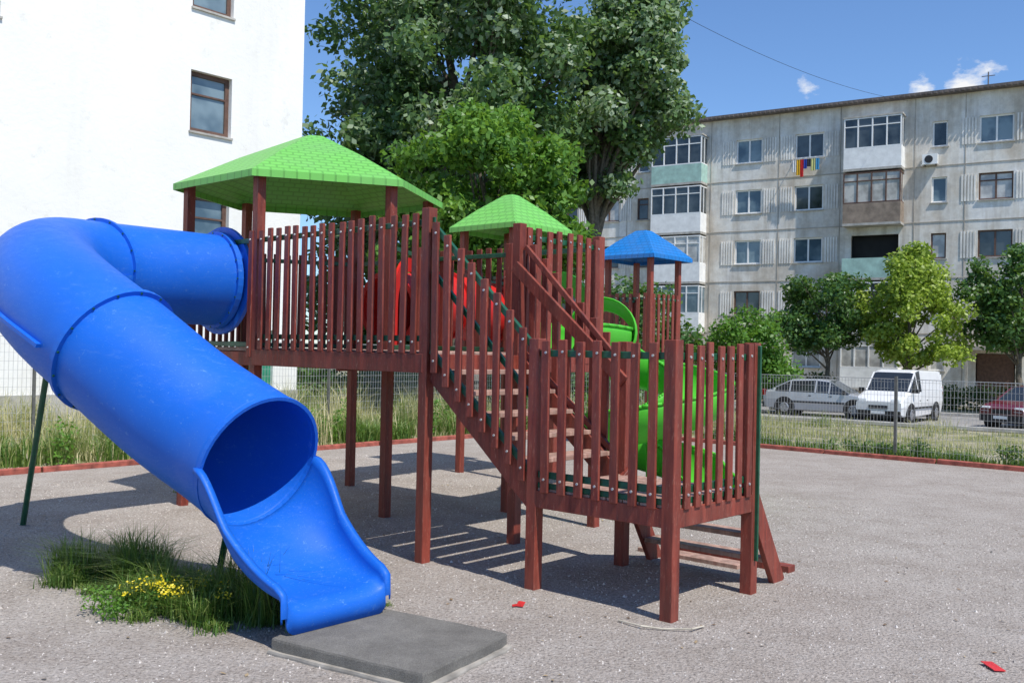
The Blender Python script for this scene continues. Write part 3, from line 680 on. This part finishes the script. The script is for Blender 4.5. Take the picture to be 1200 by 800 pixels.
q4(W_,[BW(TL,0,-.6),BW(TL,-11,-.6),BW(TL,-11,top),BW(TL,0,top)]); q4(W_,[BW(30,0,-.6),BW(30,-11,-.6),BW(30,-11,top),BW(30,0,top)]); q4(W_,[BW(TL,-11,-.6),BW(30,-11,-.6),BW(30,-11,top),BW(TL,-11,top)])
par(W_.obj('facade_walls',M['facade']),AB)
mb=MB()
for z in sills:
    bxf(mb,BW,TL,30,.003,.022,z-.98,z-.93)
for t_ in (-10.2,-7.4,-5.6,-2.3,1.5,4.7,8.3,10.6,13.7,17.6,22.6): bxf(mb,BW,t_-.02,t_+.02,.004,.02,-.5,top)
par(mb.obj('panel_joints',simple('joint_mortar',(.42,.38,.32),.95,.3,1)),AB)
mb=MB()
for (t_,w) in cols:
    if w<1: continue
    for z in sills[:4]:
        for s in(-1,1):
            for k_ in range(5):
                x=t_+s*(w/2+.16+k_*.14); bxf(mb,BW,x-.04,x+.04,.004,.035,z-.02+.0,z+1.28)
par(mb.obj('ribbed_panels',M['rib']),AB)
mb=MB(); bxf(mb,BW,TL-.3,30.3,-11.3,.42,top,top+.09); bxf(mb,BW,TL-.3,30.3,-11,-.1,top+.09,top+.32)
nc=int((30-TL)/.25)
for i in range(nc): bxf(mb,BW,TL-.2+i*.25,TL-.07+i*.25,.36,.5,top+.03,top+.13)
bxf(mb,BW,-5.6,-4.9,-2.0,-1.2,top+.3,top+1.0); bxf(mb,BW,8.8,9.6,-3,-2.2,top+.3,top+.8)
mb.cyl(BW(11.4,-1.5,top+.2),BW(11.4,-1.5,top+1.3),.03); mb.cyl(BW(11.1,-1.5,top+1.1),BW(11.7,-1.5,top+1.1),.02)
par(mb.obj('corrugated_roof',M['roofdark']),AB)
par(sil.obj('window_sills',M['concrete']),AB)
bal={k_:MB() for k_ in('balgreen','balbrown','balwhite','concrete','interior')}
styles=[['balgreen','balwhite','balwhite','balwhite','balbrown'],['balwhite','balbrown','balgreen','balwhite','balwhite'],['balwhite','balwhite','balbrown','balgreen','balwhite']]
open_=[[0,0,0,0,1],[0,0,1,0,0],[0,1,0,0,1]]
for bi,(a,b) in enumerate(balc):
    for r_,z in enumerate(sills):
        fl=z-.95; pr=.95; pn=bal[styles[bi][r_]]
        bxf(bal['concrete'],BW,a,b,0.005,pr,fl-.12,fl)
        bxf(pn,BW,a+.02,b-.02,pr-.06,pr-.003,fl,fl+1.0); bxf(pn,BW,a+.02,a+.07,.005,pr-.06,fl,fl+1.0); bxf(pn,BW,b-.07,b-.02,.005,pr-.06,fl,fl+1.0)
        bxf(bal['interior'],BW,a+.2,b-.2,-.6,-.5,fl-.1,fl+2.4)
        if not open_[bi][r_]:
            f_=frW if styles[bi][r_]!='balbrown' else frB; g_=[gB,gD,gC][(r_+bi)%3] if r_ else gD
            fn=lambda t_,n,z_: BW(t_,n+pr-.0,z_)
            window(f_,g_,fn,a+.02,b-.02,fl+1.0,fl+2.55,.07,nm=4,fw=.06,transom=True)
            for s,x in((0,a+.03),(1,b-.09)):
                for zz in(fl+1.0,fl+2.48): bxf(f_,BW,x,x+.06,.005,pr-.07,zz,zz+.06)
                bxf(f_,BW,x,x+.06,.42,.48,fl+1.06,fl+2.48)
                g_.add([BW(x+.03,.005,fl+1.05),BW(x+.03,pr-.06,fl+1.05),BW(x+.03,pr-.06,fl+2.5),BW(x+.03,.005,fl+2.5)],[(0,1,2,3)])
            if r_==0: bxf(bal['concrete'],BW,a-.03,b+.03,.01,pr+.03,fl+2.56,fl+2.64)
for k_,m_ in bal.items(): par(m_.obj('balcony_'+k_,M[k_]),AB)
mb=MB(); bxf(mb,BW,10.7,13.4,.01,1.5,2.25,2.4); bxf(mb,BW,10.9,13.2,.01,1.3,-.47,-.2); bxf(mb,BW,10.9,11.0,1.3,1.4,-.47,2.25);bxf(mb,BW,13.1,13.2,1.3,1.4,-.47,2.25); par(mb.obj('entrance_canopy',M['concrete']),AB)
mb=MB(); bxf(mb,BW,11.25,12.85,-.16,-.1,-.3,2.08); par(mb.obj('entrance_door',M['brownframe']),AB)
for n_,m_,mt in(('brown_window_frames',frB,'brownframe'),('white_window_frames',frW,'pvc'),('dark_glass',gD,'glass'),('blue_glass',gB,'glass2'),('curtained_glass',gC,'curtain')): par(m_.obj(n_,M[mt]),AB)
LY=empty('laundry_line',BW(3.1,.4,11.9)); mb=MB()
cols_=[(.6,.6,.6),(.6,.35,.02),(.5,.02,.02),(.02,.05,.3),(.03,.03,.04),(.5,.5,.2),(.05,.25,.45)]
for zz in (12.1,):
    mb.cyl(BW(2.3,.5,zz),BW(3.9,.5,zz),.01); mb.beam(BW(2.3,0,zz),BW(2.3,.55,zz),.03,.03); mb.beam(BW(3.9,0,zz),BW(3.9,.55,zz),.03,.03)
par(mb.obj('line_brackets',M['metal']),LY)
x=2.35
for i in range(7):
    w=random.uniform(.16,.24); h_=random.uniform(.4,1.0); mb=MB(); n=5
    for j in range(n):
        t0=x+w*j/n;t1=x+w*(j+1)/n; o0=.5+.02*math.sin(j*2.1);o1=.5+.02*math.sin((j+1)*2.1)
        mb.add([BW(t0,o0,12.1),BW(t1,o1,12.1),BW(t1,o1*1.02,12.1-h_),BW(t0,o0*1.02,12.1-h_)],[(0,1,2,3)])
    par(mb.obj('garment',simple('cloth_%d'%i,cols_[i],.9,.15,10),solid=.01),LY); x+=w+.01
AC=MB(); bxf(AC,BW,8.7,9.4,.05,.35,11.35,11.85,0); bxf(AC,BW,8.65,8.7,.0,.4,11.3,11.34,0); AC.cyl(BW(9.0,.35,11.6),BW(9.0,.365,11.6),.19,.19,18,1)
for k_ in(8.8,9.3): bxf(AC,BW,k_,k_+.03,.0,.35,11.3,11.345,1)
AC.obj('air_conditioner_unit',[M['pvc'],M['trim']])

wb=MB(); L0=Vector((-5.34,23.78,0))
def LW(t,n,z): p=L0-E2*t+E1*n; return Vector((p.x,p.y,z))
WBd=empty('white_apartment_building',LW(0,0,0))
ops=[]; fB=MB();g1=MB()
zr=[1.8+ (402-158)/1120*22 + k_*2.8 for k_ in(-2,-1,0,1,2)]
for z in zr[1:]: ops.append((2.0,3.05,z,z+1.38))
for z in zr[1:]: ops.append((7.1,8.4,z-1.35,z+.1))
for z in zr: ops.append((11.4,12.8,z,z+1.38))
ops.append((.7,1.6,0.05,2.15))
facade(wb,LW,0,26,-.1,15.5,ops,.2)
for o in ops[:-1]:
    window(fB,g1,LW,*o,.2,nm=1,fw=.10); zz=o[2]+(o[3]-o[2])*.62
    bxf(fB,LW,o[0]+.1,o[1]-.1,-.19,-.13,zz,zz+.04)
for x in (0,26): q4(wb,[LW(x,0,-.1),LW(x,-9,-.1),LW(x,-9,15.5),LW(x,0,15.5)])
q4(wb,[LW(0,-9,-.1),LW(26,-9,-.1),LW(26,-9,15.5),LW(0,-9,15.5)]); q4(wb,[LW(0,0,15.5),LW(26,0,15.5),LW(26,-9,15.5),LW(0,-9,15.5)])
par(wb.obj('walls',M['white']),WBd); par(fB.obj('window_frames',M['brownframe']),WBd); par(g1.obj('window_glass',M['glass2']),WBd)
mb=MB(); bxf(mb,LW,.7,1.6,-.18,-.1,.05,2.15); par(mb.obj('green_door',M['tealdoor']),WBd)
mb=MB(); bxf(mb,LW,0,.66,.004,.06,-.1,.7); bxf(mb,LW,1.64,26,.004,.06,-.1,.7)
for o in ops[:-1]: bxf(mb,LW,o[0]-.03,o[1]+.03,.0,.05,o[2]-.05,o[2]-.004)
par(mb.obj('plinth_and_sills',M['concrete']),WBd)
mb=MB(); bxf(mb,LW,0,26,.005,.012,zr[0]-.95,zr[0]-.93); par(mb.obj('render_joints',simple('render_joint',(.66,.64,.58),.95,.3,1)),WBd)

mb=MB(); p0=Vector((4.5,31,13.2)); p1=BW(8,.3,14.6); prev=p0
for i in range(1,17):
    f=i/16; p=p0.lerp(p1,f)-Vector((0,0,.5*4*f*(1-f))); mb.cyl(prev,p,.008,.008,5,cap=False); prev=p
mb.obj('overhead_cable',M['trim'])

# ---------------------------------------------------------------- vehicles
def vehicle(name,loc,heading,st,paint,width,van=False,wb=(1.3,-1.25),wr=.31):
    e=empty(name,(0,0,0)); hw=width/2; body=MB(); rings=[]
    for (x,zb,belt,roof,hwf,hrf) in st:
        zm=zb+(belt-zb)*.55
        rings.append([(x,-hw*hwf*.93,zb),(x,-hw*hwf,zm),(x,-hw*hwf*.975,belt),(x,-hw*hrf,roof-.03 if roof>belt+.1 else roof),(x,-hw*hrf*.8,roof),
                      (x,hw*hrf*.8,roof),(x,hw*hrf,roof-.03 if roof>belt+.1 else roof),(x,hw*hwf*.975,belt),(x,hw*hwf,zm),(x,hw*hwf*.93,zb)])
    vs=[p for r_ in rings for p in r_]; n=10
    for j in range(len(st)-1):
        cab0=st[j][3]>st[j][2]+.2; cab1=st[j+1][3]>st[j+1][2]+.2
        for i in range(n):
            k_=(i+1)%n; mi=0
            if i in(2,6) and (cab0 or cab1):
                if not van or st[j][0]>=.25: mi=1
            if i in(3,4,5) and (cab0!=cab1): mi=1
            body.f.append((j*n+i,j*n+k_,(j+1)*n+k_,(j+1)*n+i)); body.m.append(mi)
    body.v=vs; body.f.append(tuple(range(n))); body.m.append(0); o=(len(st)-1)*n; body.f.append(tuple(o+i for i in range(n-1,-1,-1))); body.m.append(0)
    ob=body.obj('body',[paint,M['carglass']],e,bevel=.025)
    tr_=MB(); det=MB()
    def on_ring(j,i): return Vector(rings[j][i])
    for j in range(len(st)):
        if st[j][3]>st[j][2]+.2:
            for i,k_ in((2,3),(7,6)):
                a=on_ring(j,i);b=on_ring(j,k_); det.beam(a,b,.055,.02,side=(1,0,0))
    for j in range(len(st)-1):
        c0=st[j][3]>st[j][2]+.2;c1=st[j+1][3]>st[j+1][2]+.2
        if c0!=c1:
            for i in(3,6): det.beam(on_ring(j,i),on_ring(j+1,i),.05,.04)
    xf=st[-1][0]; xr=st[0][0]
    tr_.abox(xf-.14,xf+.04,-hw*.86,hw*.86,.24,.44); tr_.abox(xr-.04,xr+.12,-hw*.86,hw*.86,.28,.46)
    tr_.abox(xf-.10,xf+.025,-hw*.38,hw*.38,.50,.62)
    lm=MB(); lr=MB(); pl=MB()
    zl=st[-2][2]-.14
    for s in(-1,1):
        lm.box((xf-.12,s*hw*.70,zl),(.10,-s*.04,0),(0,.15,0),(-.03,0,.085)); lr.box((xr+.03,s*hw*.86,.85 if not van else 1.1),(.06,0,0),(0,.06,0),(0,0,.12))
        tr_.box((st[-3][0]-.15,s*(hw+.09),st[-3][2]+.06),(.05,0,0),(0,.09,0),(0,0,.07))
        tr_.abox(-1.0,.95,s*hw-.012,s*hw+.012,.50,.56)
        for dx in (-.3,.45): tr_.abox(dx-.06,dx+.06,s*hw*.985-.01,s*hw*.985+.014,.76,.79)
    pl.abox(xf+.03,xf+.05,-.24,.24,.33,.43)
    wh=MB(); hb=MB()
    for x in wb:
        for s in(-1,1):
            tr_.cyl((x,s*(hw-.25),wr+.02),(x,s*(hw+.004),wr+.02),wr+.07,wr+.07,20)
            wh.cyl((x,s*(hw-.2),wr),(x,s*(hw+.015),wr),wr,wr*.96,22); hb.cyl((x,s*(hw+.01),wr),(x,s*(hw+.03),wr),wr*.62,wr*.5,14)
            for k_ in range(5):
                a=k_*1.2566; 
                tr_.box((x+math.cos(a)*wr*.4,s*(hw+.031),wr+math.sin(a)*wr*.4),(.02,0,0),(0,.004,0),(0,0,.03))
    tr_.abox(xr+.2,xf-.2,-hw*.8,hw*.8,.18,.3)
    det.obj('pillars',paint,e); tr_.obj('trim_grille_bumpers',M['trim'],e,bevel=.01); lm.obj('headlamps',M['lamp'],e,bevel=.02); lr.obj('tail_lamps',M['lampred'],e)
    pl.obj('number_plate',M['pvc'],e); wh.obj('tyres',M['tyre'],e); hb.obj('hubcaps',M['hub'],e)
    e.location=loc; e.rotation_euler=(0,0,heading)
    return e
sal=[(-2.08,.40,.78,.80,.86,.80),(-2.0,.28,.88,.91,.95,.84),(-1.62,.25,.90,1.08,.98,.80),(-1.05,.22,.90,1.36,1,.73),(-.1,.22,.89,1.40,1,.74),(.40,.22,.88,1.35,1,.72),(1.10,.22,.87,.90,.99,.84),(1.75,.24,.78,.80,.96,.80),(2.05,.34,.62,.64,.86,.74)]
vanst=[(-2.1,.40,1.0,1.05,.92,.86),(-2.06,.30,1.05,1.70,.97,.84),(-1.9,.26,1.07,1.80,.99,.85),(.25,.22,1.08,1.84,1,.85),(.62,.22,1.08,1.76,1,.82),(1.28,.22,1.06,1.09,.99,.84),(1.85,.24,.90,.92,.97,.82),(2.08,.34,.70,.72,.88,.78)]
hv=math.atan2(-E2.y,-E2.x)
vehicle('parked_van',(14.0,34.4,-.455),hv,vanst,M['whitecar'],1.72,van=True)
vehicle('parked_car',(11.9,36.4,-.455),math.radians(-32),sal,M['silver'],1.70)
vehicle('parked_car',(17.8,32.4,-.455),math.radians(212),sal,M['darkred'],1.70)

# ---------------------------------------------------------------- world & light
az=Vector((.62,-.785)).normalized(); EL=math.radians(58)
w=bpy.data.worlds.new('World'); scene.world=w; w.use_nodes=True; nt=w.node_tree; nt.nodes.clear()
out=nt.nodes.new('ShaderNodeOutputWorld'); bg=nt.nodes.new('ShaderNodeBackground'); sk=nt.nodes.new('ShaderNodeTexSky'); sk.sky_type='NISHITA'; sk.sun_disc=False
sk.sun_elevation=EL; sk.sun_rotation=math.atan2(az.x,az.y); sk.air_density=1.0; sk.dust_density=.1; sk.ozone_density=2.0
bg.inputs['Strength'].default_value=.12
tc=nt.nodes.new('ShaderNodeTexCoord'); mp=nt.nodes.new('ShaderNodeMapping'); mp.inputs['Scale'].default_value=(1,1,1.8); nt.links.new(tc.outputs['Generated'],mp.inputs[0])
nz=nt.nodes.new('ShaderNodeTexNoise'); nz.inputs['Scale'].default_value=30; nz.inputs['Detail'].default_value=6; nz.inputs['Roughness'].default_value=.62; nt.links.new(mp.outputs[0],nz.inputs['Vector'])
prev=None
for (cx_,cz_,rad,am) in((.475,.284,.045,.40),(.425,.279,.03,.34),(.302,.284,.03,.14)):
    d=Vector((cx_,1,cz_)).normalized(); vm=nt.nodes.new('ShaderNodeVectorMath'); vm.operation='DISTANCE'; nt.links.new(tc.outputs['Generated'],vm.inputs[0]); vm.inputs[1].default_value=d
    mr=nt.nodes.new('ShaderNodeMapRange'); mr.inputs[1].default_value=0; mr.inputs[2].default_value=rad; mr.inputs[3].default_value=am; mr.inputs[4].default_value=-.15; nt.links.new(vm.outputs['Value'],mr.inputs[0])
    if prev is None: prev=mr.outputs[0]
    else:
        mx=nt.nodes.new('ShaderNodeMath'); mx.operation='MAXIMUM'; nt.links.new(prev,mx.inputs[0]); nt.links.new(mr.outputs[0],mx.inputs[1]); prev=mx.outputs[0]
ad=nt.nodes.new('ShaderNodeMath'); ad.operation='ADD'; nt.links.new(prev,ad.inputs[0]); nt.links.new(nz.outputs[0],ad.inputs[1])
m2=nt.nodes.new('ShaderNodeMapRange'); m2.inputs[1].default_value=.60; m2.inputs[2].default_value=.84; nt.links.new(ad.outputs[0],m2.inputs[0])
tint=nt.nodes.new('ShaderNodeMix'); tint.data_type='RGBA'; tint.blend_type='MULTIPLY'; tint.inputs[0].default_value=1; nt.links.new(sk.outputs[0],tint.inputs[6]); tint.inputs[7].default_value=(.88,1.10,1.38,1)
mc=nt.nodes.new('ShaderNodeMix'); mc.data_type='RGBA'; nt.links.new(m2.outputs[0],mc.inputs[0]); nt.links.new(tint.outputs[2],mc.inputs[6]); mc.inputs[7].default_value=(7.8,7.9,8.1,1)
nt.links.new(mc.outputs[2],bg.inputs[0]); nt.links.new(bg.outputs[0],out.inputs[0])
sl=bpy.data.lights.new('sun','SUN'); sl.energy=5.0; sl.angle=math.radians(.5); sl.color=(1,.955,.88); so=bpy.data.objects.new('sun',sl); COL.objects.link(so)
sd=Vector((az.x*math.cos(EL),az.y*math.cos(EL),math.sin(EL))); so.rotation_euler=sd.to_track_quat('Z','Y').to_euler(); so.location=(0,0,30)
scene.view_settings.view_transform='Standard'; scene.view_settings.look='None'; scene.view_settings.exposure=0
# camera
cd=bpy.data.cameras.new('camera'); cd.sensor_width=36; cd.lens=33.6; cd.clip_end=3000; co=bpy.data.objects.new('camera',cd); COL.objects.link(co)
co.matrix_world=Matrix.Translation((0,0,1.8))@Matrix.Rotation(math.radians(90.5),4,'X')@Matrix.Rotation(math.radians(1.2),4,'Z')
scene.camera=co
